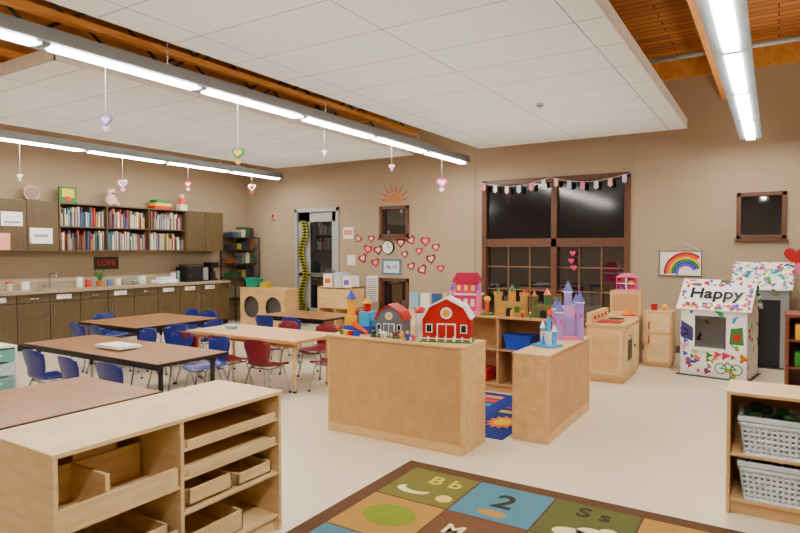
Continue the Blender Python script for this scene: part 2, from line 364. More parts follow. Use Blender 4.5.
def exD(b):
    b.box(.02,.55,.01,.028,.44,.53,mapleX); b.box(.02,.55,.28,.295,.44,.60,mapleX); b.box(.22,.24,.028,.28,.446,.60,mapleX)
    b.box(.24,.44,.295,.46,.446,.66,mapleX)
    b.box(.02,.55,.01,.028,.17,.25,mapleX)
    for x0,x1,z in((.05,.27,.176),(.29,.53,.176)):
        b.box(x0,x1,.05,.42,z,z+.012,mapleX)
        for a in((x0,x1,.05,.062),(x0,x1,.408,.42),(x0,x0+.012,.05,.42),(x1-.012,x1,.05,.42)): b.box(*a,z,z+.1,mapleX)
    for z in(.606,.476): b.box(.60,1.16,.006,.014,z,z+.035,mapleX)
    for x0,x1,z,h in((.62,.88,.326,.075),(.92,1.15,.32,.06),(.62,.95,.092,.1)):
        b.box(x0,x1,.03,.4,z,z+.01,mapleX)
        for a in((x0,x1,.03,.042),(x0,x1,.388,.4),(x0,x0+.012,.03,.4),(x1-.012,x1,.03,.4)): b.box(*a,z,z+h,mapleX)
    b.box(.60,1.16,.05,.46,.478,.50,mapleX)
shelf_unit('classroom_shelf',1.20,.49,.73,[[.43,.16],[.59,.46,.30]],[.57],(-2.23,1.17,0),90,mapleX,exD)

def table(name,x0,x1,y0,y1,z,m,edge,legm,chr=chrome):
    b=B(name); b.box(x0+.004,x1-.004,y0+.004,y1-.004,z-.004,z,m); b.box(x0,x1,y0,y1,z-.032,z-.004,edge)
    b.box(x0+.08,x1-.08,y0+.08,y0+.1,z-.08,z-.032,legm); b.box(x0+.08,x1-.08,y1-.1,y1-.08,z-.08,z-.032,legm)
    for x in(x0+.1,x1-.1):
        for y in(y0+.1,y1-.1):
            b.cyl((x,y,.25),(x,y,z-.032),.021,legm); b.cyl((x,y,.02),(x,y,.26),.016,chr); b.cyl((x,y,0),(x,y,.02),.022,black)
    return b.build()
for a in((-4.37,-3.45,.7,2.53),(-6.42,-4.28,3.1,3.85),(-7.75,-6.5,4.42,5.7),(-6.35,-5.15,6.3,7.1)): table('classroom_table',*a,.56,lam,black,black)
table('classroom_table',-5.85,-4.15,4.62,5.36,.56,lamM,C(205,160,110),maple,maple)
b=B('paper_stack'); b.box(-5.55,-5.2,3.35,3.6,.561,.575,white); b.box(-5.50,-5.12,3.3,3.52,.575,.60,C(240,235,232)); b.build()
b=B('craft_basket'); b.cyl((-5.5,5.0,.561),(-5.5,5.0,.60),.06,C(150,190,220),.08); b.build()

def chair_mesh(col):
    m=C(*col,.33,0,.03); b=B('classroom_chair_mesh')
    prof=[(.175,.285,.15),(.15,.308,.165),(.06,.308,.172),(-.06,.303,.17),(-.12,.312,.155),(-.155,.35,.128),(-.17,.42,.145),(-.185,.50,.168),(-.20,.57,.165),(-.21,.60,.13)]
    def f(u,v):
        q=v*(len(prof)-1); i=min(int(q),len(prof)-2); t=q-i
        a,c=prof[i],prof[i+1]; y,z,w=[a[k]*(1-t)+c[k]*t for k in range(3)]
        s=u*2-1
        back=max(0,min(1,(q-4)/2))
        z+=(1-back)*.022*s*s-(.02*s**4 if q>8 else 0); y+=back*.035*s*s
        return (s*w,y,z)
    b.sheet(f,8,27,.009,m)
    for s in(-1,1):
        b.cyl((s*.13,.1,.295),(s*.165,.17,.012),.010,chrome,seg=8); b.cyl((s*.13,-.1,.295),(s*.165,-.19,.012),.010,chrome,seg=8)
        b.cyl((s*.13,-.11,.292),(s*.13,.11,.292),.010,chrome,seg=8)
        b.cyl((s*.165,.17,0),(s*.165,.17,.02),.014,black,seg=8); b.cyl((s*.165,-.19,0),(s*.165,-.19,.02),.014,black,seg=8)
    b.cyl((-.13,.1,.285),(.13,.1,.285),.009,chrome,seg=8); b.cyl((-.13,-.1,.285),(.13,-.1,.285),.009,chrome,seg=8)
    return b.build(mesh_only=True)
cb=chair_mesh((18,38,118)); cr=chair_mesh((112,22,38))
for x,y,r in((-5.72,3.0,3),(-5.1,2.98,-4),(-4.55,3.0,2),(-4.9,4.12,176),(-5.5,4.14,184),(-6.08,4.12,180),(-7.35,4.34,0),(-6.9,4.32,0),(-6.36,4.75,90),(-6.34,5.3,94),(-7.1,5.86,180),(-7.5,5.88,180),(-7.93,5.0,-90),(-5.5,6.2,0),(-6.0,6.2,0)):
    place('classroom_chair',cb,(x,y,0),r)
for x,y,r in((-4.45,4.52,6),(-4.99,4.52,-5),(-5.5,4.52,0),(-4.0,5.02,92),(-4.6,5.52,180),(-5.2,5.5,180),(-5.2,7.2,180)): place('classroom_chair',cr,(x,y,0),r)

b=B('drawer_cart'); b.box(-7.2,-6.75,2.75,3.2,.48,.5,white)
for x in(-7.2,-6.77):
    for y in(2.75,3.18): b.box(x,x+.02,y,y+.02,0,.48,white)
for i,c in enumerate(((150,190,190),(200,210,215),(120,170,160))): b.box(-7.17,-6.76,2.765,3.18,.05+.145*i,.17+.145*i,C(*c)); b.box(-6.76,-6.745,2.9,3.05,.11+.145*i,.13+.145*i,white)
b.build(bevel=.003)

# ---------------- rugs
b=B('alphabet_rug'); bord=C(86,58,32,.95); YR=3.62; b.box(-2.17,.9,.9,YR,.001,.009,bord)
rc={'g':C(110,104,44,.95,sat=1.05),'t':C(76,122,138,.95,sat=1.05),'o':C(166,126,58,.95,sat=1.05),'b':C(106,68,38,.95,sat=1.05),'d':C(88,90,38,.95,sat=1.05),'r':C(146,82,42,.95,sat=1.05)}
pal=['gtdob','obgtr','tgobg','bogtb','gtobg']
ts=.49
for r in range(5):
    for c in range(5):
        x=-2.07+c*ts; y=YR-.1-(r+1)*ts
        b.box(x+.006,x+ts-.006,y+.006,y+ts-.006,.009,.0105,rc[pal[r][c]])
cream=C(215,205,165,.95); dk=C(46,42,24,.95)
def rt(s,x,y,m,size=.16): b.text(s,size,m,T((x,y,.0115)),.0008)
rt('B b',-1.76,YR-.25,C(190,180,80,.95),.17); rt('2',-1.33,YR-.33,dk,.26); rt('S s',-.84,YR-.22,dk,.17); rt('H',-.3,YR-.3,cream,.2)
rt('M m',-1.35,2.82,cream,.15); rt('7',-.87,2.82,dk,.22)
def disc(x,y,rx,ry,m,z=.0115,n=22): b.prism([(x+rx*math.cos(2*math.pi*k/n),y+ry*math.sin(2*math.pi*k/n)) for k in range(n)],'z',.0105,z,m)
disc(-1.82,2.80,.16,.13,C(120,132,50,.95)); disc(-1.89,3.18,.11,.06,cream); disc(-1.87,3.21,.09,.045,rc['g'],.0118)
disc(-.89,3.12,.1,.06,cream); disc(-.80,3.17,.08,.06,cream); disc(-.72,3.22,.05,.045,cream,.0119)
disc(-1.34,3.12,.09,.04,rc['o']); disc(-1.66,3.15,.05,.05,C(210,190,110,.95)); disc(-.35,3.12,.12,.08,rc['t']); disc(-1.35,2.62,.1,.06,cream)
b.build()
b=B('play_rug'); b.box(-3.1,-1.80,4.4,5.8,.001,.008,C(22,48,120,.95)); 
sc_=((40,150,170),(200,60,50),(230,150,40),(60,140,80),(210,190,60),(110,60,130),(40,150,170),(220,100,40))
b.prism([(-1.98+.14*math.cos(2*math.pi*k/24)*(1 if k%2 else .7),4.85+.2*math.sin(2*math.pi*k/24)*(1 if k%2 else .7)) for k in range(24)],'z',.008,.0095,C(230,140,40,.95))
b.prism([(-1.98+.07*math.cos(2*math.pi*k/20),4.85+.1*math.sin(2*math.pi*k/20)) for k in range(20)],'z',.0095,.0105,C(235,200,60,.95))
for k in range(8):
    if k>3: b.box(-2.14,-1.86,4.52+.155*k,4.60+.155*k,.008,.0095,C(*sc_[k],.95))
    b.box(-2.6,-2.3,4.5+.155*k,4.6+.155*k,.008,.0095,C(*sc_[(k+3)%8],.95))
b.build()

# ---------------- toys
red=C(176,26,30,.35); wt=C(240,238,234,.4); pink=C(216,70,120,.4); pk2=C(230,130,165,.4); yel=C(232,180,30,.4); blu=C(30,76,180,.4); pur=C(130,90,185,.4); grn=C(56,135,56,.4); gy=C(112,116,126,.45); orr=C(226,104,26,.4); tan_=C(178,148,92,.5); lb=C(84,168,216,.4); skin=C(225,175,135)
def gambrel(w,h0,h1,h2): return [(-w/2,0),(w/2,0),(w/2,h0),(w*.36,h1),(0,h2),(-w*.36,h1),(-w/2,h0)]
def barn(name,w,d,h,body,roof,loc,rz):
    b=B(name); b.prism([(x,z) for x,z in gambrel(w,h*.55,h*.8,h)],'y',0,d,body)
    o=.012
    P=[(-w/2-o,h*.53),(-w*.36-o,h*.81),(0,h+o),(w*.36+o,h*.81),(w/2+o,h*.53),(w/2-.004,h*.53),(w*.36-.003,h*.79),(0,h-.004),(-w*.36+.003,h*.79),(-w/2+.004,h*.53)]
    b.prism(P,'y',-.012,d+.012,roof)
    b.box(-w*.2,w*.2,-.008,0,.005,h*.42,wt); b.box(-w*.17,-.004,-.012,-.008,.01,h*.39,body); b.box(.004,w*.17,-.012,-.008,.01,h*.39,body)
    for s in(-1,1):
        b.box(s*w*.36-w*.07,s*w*.36+w*.07,-.008,0,h*.2,h*.4,wt); b.box(s*w*.36-w*.05,s*w*.36+w*.05,-.010,-.008,h*.22,h*.38,black)
    for k in range(7):
        x=-w/2-.01+k*(w+.02)/6; b.box(x-.006,x+.006,-.058,-.05,.0,.045,wt)
    b.box(-w/2-.015,w/2+.015,-.056,-.052,.025,.033,wt)
    b.cyl((0,-.012,h*.66),(0,0,h*.66),w*.12,wt,seg=18); b.cyl((0,-.014,h*.66),(0,-.012,h*.66),w*.08,yel,seg=18)
    b.box(-w/2-.02,w/2+.02,-.06,d+.01,0,.008,grn)
    return b.build(loc,rz,.0015)
zA=.801
barn('toy_barn',.37,.18,.33,red,wt,(-2.12,4.06,zA),18)
b=B('toy_silo'); b.cyl((0,0,0),(0,0,.2),.045,wt,seg=18); b.sph((0,0,.2),.047,red,(1,1,.9)); b.build((-2.44,4.22,zA))
barn('toy_stable',.25,.15,.25,gy,red,(-2.64,4.06,zA),8)
b=B('toy_garage_castle')
b.box(-.14,.14,-.08,.1,0,.06,blu); b.box(-.12,.0,-.06,.08,.06,.14,yel); b.box(.02,.12,-.06,.08,.06,.18,lb)
b.cyl((-.09,0,.14),(-.09,0,.28),.035,yel); b.cyl((-.09,0,.28),(-.09,0,.36),.045,blu,.002); b.cyl((.07,0,.18),(.07,0,.25),.03,red); b.cyl((.07,0,.25),(.07,0,.31),.04,yel,.002)
b.prism([(-.02,.06),(.13,.0),(.13,.02),(-.02,.1)],'y',-.1,-.06,orr); b.sph((.0,-.03,.17),.03,red); b.cyl((-.14,-.09,.03),(-.14,-.07,.03),.025,red)
b.build((-2.985,4.14,zA),5,.002)
def figures(loc,items,name='toy_figures'):
    b=B(name)
    for x,y,c,h in items:
        b.cyl((x,y,0),(x,y,h*.62),.014,c,.009); b.sph((x,y,h*.78),.014,skin,n=7); b.sph((x,y+.003,h*.84),.013,C(70,45,30),(1,1,.7),n=6)
        b.cyl((x-.018,y,h*.35),(x-.008,y,h*.6),.005,c,seg=6); b.cyl((x+.018,y,h*.35),(x+.008,y,h*.6),.005,c,seg=6)
    b.build(loc)
figures((-2.4,3.95,zA),[(0,0,blu,.08),(-.06,.02,yel,.07),(.06,-.01,pink,.075)])
b=B('toy_animals')
for x,y,c in((0,0,wt),(.1,.02,C(120,70,40)),(-.1,.01,black)):
    b.sph((x,y,.04),.02,c,(1.5,.9,.9),n=7); b.sph((x-.03,y,.055),.012,c,n=6)
    for a in(-.015,.015):
        for q in(-.009,.009): b.cyl((x+a,y+q,0),(x+a,y+q,.035),.004,c,seg=5)
b.build((-2.62,3.945,zA))
b=B('toy_blocks')
for i,(x,y,c) in enumerate(((0,0,yel),(.05,.0,red),(.10,.0,blu),(-.05,.02,grn))): b.box(x-.02,x+.02,y-.02,y+.02,0,.04,c)
b.build((-2.98,3.94,zA),0,.002)
b=B('dollhouse'); b.box(-.18,.18,-.1,.12,0,.03,pk2); b.box(-.15,.15,-.05,.1,.03,.2,pink); b.box(-.17,.17,-.07,.12,.2,.22,wt); b.box(-.12,.12,-.04,.1,.22,.34,pink)
b.prism([(-.16,.34),(.16,.34),(.1,.45),(-.1,.45)],'y',-.06,.12,C(180,40,84,.4))
for x in(-.15,.15): b.cyl((x,-.06,.03),(x,-.06,.26),.028,pk2); b.cyl((x,-.06,.26),(x,-.06,.33),.035,pur,.002)
for x in(-.08,.0,.08): b.box(x-.022,x+.022,-.054,-.05,.08,.16,wt); b.box(x-.02,x+.02,-.044,-.04,.25,.31,C(250,220,120))
b.build((-2.90,6.04,zA),12,.002)
def castle(name,loc,c1,c2,c3,rz=0,sc=1):
    b=B(name); b.box(-.12,.12,-.06,.08,0,.13,c1)
    for k in range(6): b.box(-.12+k*.042,-.10+k*.042,-.06,-.045,.13,.15,c1)
    for x in(-.13,.13): 
        b.cyl((x,0,0),(x,0,.2),.038,c1); b.cyl((x,0,.2),(x,0,.215),.046,c3)
        for k in range(6): b.box(x+.037*math.cos(k*1.047)-.008,x+.037*math.cos(k*1.047)+.008,.037*math.sin(k*1.047)-.008,.037*math.sin(k*1.047)+.008,.215,.235,c1)
    b.cyl((0,.04,.1),(0,.04,.24),.035,c3); b.cyl((0,.04,.24),(0,.04,.31),.042,c2,.002)
    b.cyl((-.13,0,.215),(-.13,0,.28),.03,c2,.002); b.cyl((.13,0,.215),(.13,0,.26),.005,c3); b.box(.13,.17,-.002,.002,.24,.262,red)
    b.prism([(-.035,0),(.035,0),(.035,.06),(.02,.085),(-.02,.085),(-.035,.06)],'y',-.066,-.06,black)
    b.box(-.1,-.05,-.064,-.06,.04,.1,c3); b.box(.05,.1,-.064,-.06,.04,.1,c2)
    return b.build(loc,rz,.002,False,sc)
castle('toy_castle',(-2.37,6.02,zA),tan_,C(70,110,50),C(210,150,40),6,1.08); castle('toy_castle',(-2.00,6.04,zA),C(110,105,62),orr,C(70,110,60),-6,.98)
figures((-2.2,5.91,zA),[(0,0,red,.08),(.08,.0,grn,.07),(-.12,.0,yel,.08)])
b=B('toy_play_tower'); b.box(-.06,.06,-.05,.05,0,.02,grn); b.cyl((0,0,.02),(0,0,.15),.02,orr); b.sph((0,0,.17),.035,yel); b.build((-2.62,5.97,zA))
zB=.691
b=B('toy_princess_castle'); b.box(-.1,.1,-.12,.12,0,.03,pk2)
pl=C(168,140,205,.4,sat=1.0); pr=C(98,96,178,.4,sat=1.0)
b.box(-.07,.07,-.09,.09,.03,.2,pl); b.box(-.05,.06,-.06,.06,.2,.3,C(205,165,215,.4,sat=1.0))
for x,y,h in((-.07,-.09,.26),(.07,-.09,.24),(.07,.09,.33),(-.06,.09,.30),(.0,.0,.42)):
    b.cyl((x,y,.0),(x,y,h),.036,pl); b.cyl((x,y,h),(x,y,h+.012),.044,wt); b.cyl((x,y,h+.012),(x,y,h+.11),.042,pr,.002)
    for sx,sy in((0,-1),(1,0),(-1,0)): b.box(x+sx*.034-.009,x+sx*.034+.009,y+sy*.034-.009,y+sy*.034+.009,h*.6,h*.6+.04,pink)
b.prism([(-.03,.03),(.03,.03),(.03,.1),(.0,.13),(-.03,.1)],'y',-.1,-.09,pink); b.build((-1.60,5.46,zB),-60,.002)
b=B('toy_ice_palace'); b.box(-.09,.09,-.09,.09,0,.02,lb); b.box(-.05,.05,-.03,.03,.02,.12,wt)
for x,h in((-.06,.15),(.06,.13),(0,.2)): b.cyl((x,.01,.02),(x,.01,h),.02,lb); b.cyl((x,.01,h),(x,.01,h+.06),.026,wt if x else C(50,130,210),.002)
b.cyl((.0,-.06,.02),(0,-.06,.1),.022,C(50,130,210),.006); b.sph((0,-.06,.115),.018,C(235,190,150)); b.build((-1.61,4.92,zB),-20,.002)

# ---------------- play kitchen
b=B('play_kitchen_stove'); b.box(0,.42,0,.8,.05,.64,maple); b.box(.02,.4,.02,.78,0,.05,maple); b.box(-.012,.432,-.012,.812,.64,.665,maple)
b.box(.42,.432,.05,.38,.12,.60,mapleX); b.box(.432,.436,.1,.33,.25,.48,black); b.cyl((.45,.1,.54),(.45,.33,.54),.008,chrome)
b.box(.42,.432,.43,.76,.12,.60,mapleX); b.cyl((.432,.47,.38),(.45,.47,.38),.015,red)
b.box(.03,.39,-.01,0,.1,.6,mapleX); b.box(.06,.36,-.013,-.01,.14,.56,maple)
b.box(.08,.34,.1,.4,.665,.672,C(170,40,36)); b.cyl((.2,.6,.665),(.2,.6,.672),.09,black,seg=20)
b.box(0,.06,0,.8,.665,.78,maple)
for k in range(4): b.cyl((.06,.12+.17*k,.72),(.075,.12+.17*k,.72),.02,red)
b.build((-1.82,6.95,0),0,.003)
b=B('play_kitchen_cupboard'); b.box(0,.4,0,.5,0,.62,maple); b.box(-.01,.41,-.01,.51,.62,.64,maple); b.box(0,.4,.35,.5,.64,.95,maple); b.box(.03,.37,.345,.35,.68,.9,hardb); b.box(.03,.185,-.012,0,.08,.56,mapleX); b.box(.215,.37,-.012,0,.08,.56,mapleX); b.sph((.16,-.02,.4),.012,red); b.sph((.24,-.02,.4),.012,red); b.build((-1.90,8.1,0),0,.003)
b=B('toy_dishes'); b.cyl((0,0,0),(0,0,.012),.09,C(230,60,60),.1); b.cyl((0,0,.012),(0,0,.08),.04,yel,.05); b.cyl((.0,.1,0),(0,.1,.09),.03,pink); b.build((-1.62,8.25,.641))
b=B('dollhouse'); b.box(-.16,.16,-.06,.07,0,.02,pk2); b.box(-.14,-.125,-.06,.07,.02,.2,pink); b.box(.125,.14,-.06,.07,.02,.2,pink); b.box(-.14,.14,.055,.07,.02,.2,pk2); b.box(-.14,.14,-.06,.07,.1,.112,wt); b.box(-.008,.008,-.05,.06,.02,.2,wt); b.prism([(-.15,.2),(.15,.2),(.06,.26),(-.06,.26)],'y',-.07,.08,pk2); b.box(-.1,-.04,-.03,.03,.02,.06,pur); b.box(.04,.1,-.03,.03,.112,.15,yel); b.build((-1.70,8.52,.951),0,.002,False,.9)
b=B('play_refrigerator'); b.box(0,.32,0,.34,.03,.70,maple); b.box(.02,.3,.02,.32,0,.03,maple); b.box(-.01,.33,-.01,.35,.70,.72,maple); b.box(.02,.3,-.012,0,.06,.42,mapleX); b.box(.02,.3,-.012,0,.44,.68,mapleX); b.box(.05,.065,-.035,-.012,.3,.4,red); b.box(.05,.065,-.035,-.012,.48,.58,red)
b.box(.32,.332,.03,.31,.06,.42,mapleX); b.cyl((.1,.1,.72),(.1,.1,.8),.04,red); b.sph((.22,.15,.76),.04,yel); b.build((-1.42,8.25,0),0,.003)

# ---------------- playhouses
doo=doodle('doodled_cardboard',6,th=.22); doo2=doodle('doodled_roof',13,th=.46); doog=doodle('grey_cardboard',4,(150,150,150),th=.08)
def house(name,w,d,he,hr,loc,rz,txt=None,open_front=True,body=None):
    body=body or doo
    b=B(name); t=.012; card=C(242,240,234,.8); vio=C(70,50,80)
    def fw(y0,y1,holes):
        xs=sorted({0,w}|{h[0] for h in holes}|{h[1] for h in holes}); zs=sorted({0.01,he}|{h[2] for h in holes}|{h[3] for h in holes})
        for i in range(len(xs)-1):
            for j in range(len(zs)-1):
                cx=(xs[i]+xs[i+1])/2;cz=(zs[j]+zs[j+1])/2
                if any(h[0]<cx<h[1] and h[2]<cz<h[3] for h in holes): continue
                b.box(xs[i],xs[i+1],y0,y1,zs[j],zs[j+1],body)
    fw(0,t,[(w*.24,w*.68,he*.42,he*.86)] if open_front else [(w*.3,w*.85,0.01,he*.85)]); fw(d-t,d,[])
    if open_front:
        b.box(w*.22,w*.70,-.03,0,he*.38,he*.42,card); b.box(w*.23,w*.25,-.008,0,he*.42,he*.86,vio); b.box(w*.67,w*.69,-.008,0,he*.42,he*.86,vio); b.box(w*.23,w*.69,-.008,0,he*.86,he*.88,vio)
    else: b.box(w*.3,w*.85,.02,.03,.012,he*.85,C(24,24,28))
    for x in(0,w-t):
        b.prism([(0,.01),(d,.01),(d,he),(d/2,hr),(0,he)],'x',x,x+t,body)
    o=.04
    for s in(0,1):
        a=(-o,he-.03) if s==0 else (d+o,he-.03); n=(d/2,hr+.01)
        b.prism([a,n,(n[0],n[1]+.012),(a[0],a[1]+.012)],'x',-o,w+o,doo2 if not(txt and s==0) else card)
    if txt:
        ang=math.degrees(math.atan2(hr-he+.04,d/2+o))
        M=T((w/2,d*.2,he+(hr-he)*.45+.025))@Rot(ang,'X')
        b.text(txt,.22,black,M,.003)
        for k in range(90):
            x=R.uniform(-.02,w+.02); f=R.choice((.04,.08,.12,.17,.80,.86,.93)); 
            if k%6==0: x=R.choice((.0,.03,w-.03,w)); f=R.uniform(.2,.8)
            z=he-.03+(hr-he+.04)*f+.02; y=-o+(d/2+o)*f
            M0=b.M; b.M=T((x,y,z))@Rot(ang,'X'); b.cyl((0,0,-.008),(0,0,.004),R.uniform(.010,.026),R.choice((red,blu,yel,grn,pur,orr,pink)),seg=8); b.M=M0
    b.box(-.03,w+.03,-.05,d+.03,0,.01,black)
    if open_front:
        for k in range(24):
            x=R.uniform(.04,w*.95) if k%2 else R.uniform(.03,w*.45); z=R.uniform(.24,he*.34) if x>w*.5 else R.uniform(.05,he*.34); q0=R.uniform(.018,.04)
            if k%5==0: x=R.uniform(.03,w*.18); z=R.uniform(he*.35,he*.95)
            b.prism([(x+q0*math.cos(q)*(1+.4*math.cos(3*q)),z+q0*math.sin(q)*(1+.4*math.cos(3*q))) for q in [2*math.pi*j/18 for j in range(18)]],'y',-.003,0,R.choice((red,blu,yel,grn,pur,orr,pink)))
        b.prism([(w*.74,he*.5),(w*.95,he*.5),(w*.93,he*.75),(w*.76,he*.72)],'y',-.003,0,C(70,120,60)); b.sph((w*.85,-.003,he*.6),.04,red,(1,.05,1)); b.prism([(0.01,he*.55),(w*.2,he*.5),(w*.2,he*.7),(0.01,he*.8)],'y',-.003,0,C(60,60,110))
        for x in(w*.62,w*.85): 
            for q in range(14):
                a0=2*math.pi*q/14;a1=2*math.pi*(q+1)/14; b.cyl((x+.06*math.cos(a0),-.006,.12+.06*math.sin(a0)),(x+.06*math.cos(a1),-.006,.12+.06*math.sin(a1)),.006,grn,seg=5)
        b.cyl((w*.62,-.006,.12),(w*.85,-.006,.12),.006,grn,seg=5); b.cyl((w*.72,-.006,.2),(w*.85,-.006,.12),.006,grn,seg=5); b.cyl((w*.72,-.006,.2),(w*.62,-.006,.12),.006,grn,seg=5)
    return b.build(loc,rz)
house('cardboard_playhouse',.72,.58,.82,1.12,(-.96,7.95,.0),-9,'Happy')
house('cardboard_playhouse',.60,.50,1.02,1.32,(-.44,8.95,0),-3,None,False,doog)
b=B('storage_cabinet'); dw=wood('dark_wood',(110,60,38),(132,78,50)); 
b.box(0,.03,0,.45,0,.84,dw); b.box(.77,.8,0,.45,0,.84,dw); b.box(-.01,.81,-.01,.46,.84,.87,dw); b.box(.03,.77,.42,.44,0,.84,dw)
for z in(.05,.33,.6): b.box(.03,.77,.01,.42,z,z+.02,dw)
for i,c in enumerate((grn,red,blu,yel,pink,wt)): b.box(.08+.23*(i%3),.25+.23*(i%3),.05,.35,(.35,.62)[i//3]+.001,(.35,.62)[i//3]+.15,c)
b.build((.10,7.0,0),0,.003)
b=B('plush_flowers'); b.cyl((0,0,0),(0,0,.1),.06,orr,.08)
for k in range(5): b.cyl((0,0,.1),(.06*math.cos(k*1.3),.06*math.sin(k*1.3),.22),.006,grn,seg=6); b.sph((.06*math.cos(k*1.3),.06*math.sin(k*1.3),.23),.035,[red,pink,yel,orr,wt][k],n=6)
b.build((.3,7.2,.871))

shelf_unit('open_storage_shelf',1.2,.36,.68,[[.33],[.33]],[.62],(-.22,3.86,0),0,maple)
def basket(loc,w=.50,d=.30,h=.20,cont=(red,grn,blu)):
    b=B('perforated_basket'); wm=C(225,234,240,.4)
    x0,x1,y0,y1=-w/2,w/2,-d/2,d/2
    b.box((x0+.02)*.9,(x1-.02)*.9,(y0+.02)*.9,(y1-.02)*.9,0,.008,wm)
    def bars(p,q):
        p=Vector(p);q=Vector(q); L=(q-p).length; n=int(L/.028); rows=7
        for k in range(n+1):
            s=p.lerp(q,k/n); st=s*.90
            b.cyl((st.x,st.y,.0),(s.x,s.y,h),.0095,wm,seg=5)
        for r in range(rows+1):
            f=.90+.10*r/rows; a=p*f;c=q*f; rr=.0098 if 0<r<rows-1 else .016
            b.cyl((a.x,a.y,h*r/rows),(c.x,c.y,h*r/rows),rr,wm,seg=5)
    cs=[(x0,y0),(x1,y0),(x1,y1),(x0,y1)]
    for i in range(4): bars(cs[i],cs[(i+1)%4])
    for a in((x0-.014,x1+.014,y0-.014,y0+.004),(x0-.014,x1+.014,y1-.004,y1+.014),(x0-.014,x0+.004,y0,y1),(x1-.004,x1+.014,y0,y1)): b.box(*a,h-.010,h+.016,wm)
    for k in range(30):
        x=R.uniform(x0+.07,x1-.07);y=R.uniform(y0+.06,y1-.06); z=R.uniform(.08,h+.03)
        b.sph((x,y,z),R.uniform(.03,.045),R.choice(cont),(1,1,.7),n=5)
    b.build(loc,0)
for X_ in(.10,.69):
    basket((X_,4.03,.348),cont=(grn,C(50,90,50),C(30,60,40),red)); basket((X_,4.03,.092),cont=(C(120,40,50),C(60,60,120),C(150,80,90),C(90,80,80)))

# ---------------- back-wall side furniture
b=B('arched_storage_bench'); X0,X1,y0,y1=-9.2,-8.0,8.6,9.0
def arch(cx,r,w0,w1,H):
    n=16; cz=.36
    def edge(a):
        dx,dz=math.cos(a),math.sin(a); ts=[]
        if dx>1e-6: ts.append((w1-cx)/dx)
        if dx<-1e-6: ts.append((w0-cx)/dx)
        if dz>1e-6: ts.append((H-cz)/dz)
        if dz<-1e-6: ts.append((0-cz)/dz)
        t=min(ts); return (cx+dx*t,cz+dz*t)
    angs=[2*math.pi*k/n for k in range(n)]
    corners=[math.atan2(z-cz,x-cx)%(2*math.pi) for x in(w0,w1) for z in(0,H)]
    angs=sorted(angs+corners)
    for k in range(len(angs)):
        a0=angs[k];a1=angs[(k+1)%len(angs)]
        p=[(cx+r*math.cos(a0),cz+r*math.sin(a0)),edge(a0),edge(a1),(cx+r*math.cos(a1),cz+r*math.sin(a1))]
        b.prism(p,'y',y0,y0+.02,maple)
arch(-8.9,.22,X0,-8.6,.72); arch(-8.3,.22,-8.6,X1,.72)
b.box(X0,X0+.02,y0+.02,y1,0,.72,maple); b.box(X1-.02,X1,y0+.02,y1,0,.72,maple); b.box(X0-.01,X1+.01,y0-.01,y1,.72,.745,maple); b.box(X0+.02,X1-.02,y0+.10,y0+.12,0,.72,C(96,94,90)); b.box(X0,X1,y0+.02,y1,0,.03,maple)
b.build()
b=B('green_storage_tote'); b.prism([(-9.1,.0),(-8.88,.0),(-8.84,.16),(-9.14,.16)],'y',8.68,8.9,C(60,150,130)); b.box(-9.16,-8.82,8.66,8.92,.16,.185,C(60,150,130)); b.box(-8.75,-8.55,8.7,8.85,0,.10,C(190,170,60)); b.build((0,0,.746),0,.005)
b=B('storage_cubby'); X0,X1,y0,y1=-7.3,-6.5,8.75,9.15
for x in(X0,(X0+X1)/2,X1-.02): b.box(x,x+.02,y0,y1,0,.82,maple)
for z in(.05,.42,.8): b.box(X0,X1,y0,y1,z,z+.02,maple)
b.box(X0,X1,y1-.01,y1,0,.8,hardb); b.box(X0+.02,X1,y0-.002,y0+.01,.44,.78,maple)
b.build()
b=B('storage_bins'); b.box(-7.2,-7.0,8.8,9.05,.821,1.05,white); b.box(-6.95,-6.78,8.8,9.05,.821,1.08,C(200,205,210)); b.box(-6.75,-6.55,8.8,9.05,.821,1.02,wt); b.box(-7.17,-7.03,8.797,8.8,.88,.97,orr); b.box(-6.72,-6.6,8.797,8.8,.86,.95,pur); b.build(bevel=.006)
b=B('wall_vent'); b.box(-6.72,-6.47,YB-.02,YB-.001,.5,1.0,white)
for k in range(11): b.box(-6.70,-6.49,YB-.024,YB-.02,.53+.04*k,.545+.04*k,grey)
b.build()
b=B('magazine_display'); b.prism([(0,0),(.28,0),(.28,.75),(.22,.75),(0,.2)],'x',0,.7,maple)
for k in range(3): b.box(.05+.22*k,.22+.22*k,.06,.13,.50,.76,(C(150,180,200),C(230,225,215),C(60,90,130))[k])
b.build((-5.45,8.9,0),0)

# ---------------- wall decor
def heart(s,cx=0,cz=0,n=26,rot=0):
    pts=[]
    for k in range(n):
        t=2*math.pi*k/n; x=16*math.sin(t)**3/17*s; z=(13*math.cos(t)-5*math.cos(2*t)-2*math.cos(3*t)-math.cos(4*t))/17*s
        pts.append((cx+x*math.cos(rot)-z*math.sin(rot),cz+x*math.sin(rot)+z*math.cos(rot)))
    return pts
b=B('heart_wall_decorations')
pos=[(-6.93,1.72),(-6.70,1.52),(-6.62,1.72),(-6.82,1.34),(-6.52,1.26),(-5.95,1.64),(-5.72,1.68),(-5.55,1.48),(-5.86,1.42),(-5.72,1.20),(-5.42,1.66),(-5.30,1.34),(-5.48,1.14),(-5.10,1.17),(-6.46,1.50),(-5.2,1.55)]
for i,(x,z) in enumerate(pos):
    rr=R.uniform(-.6,.6); sz=R.uniform(.085,.115)
    b.prism(heart(sz,x,z,rot=rr),'y',YB-.006,YB-.001,[C(160,30,38),C(175,55,65),C(145,28,36)][i%3])
    b.prism(heart(sz*.55,x,z,rot=rr),'y',YB-.008,YB-.006,[C(225,205,200),C(225,150,160),C(225,205,200)][i%3])
b.build()
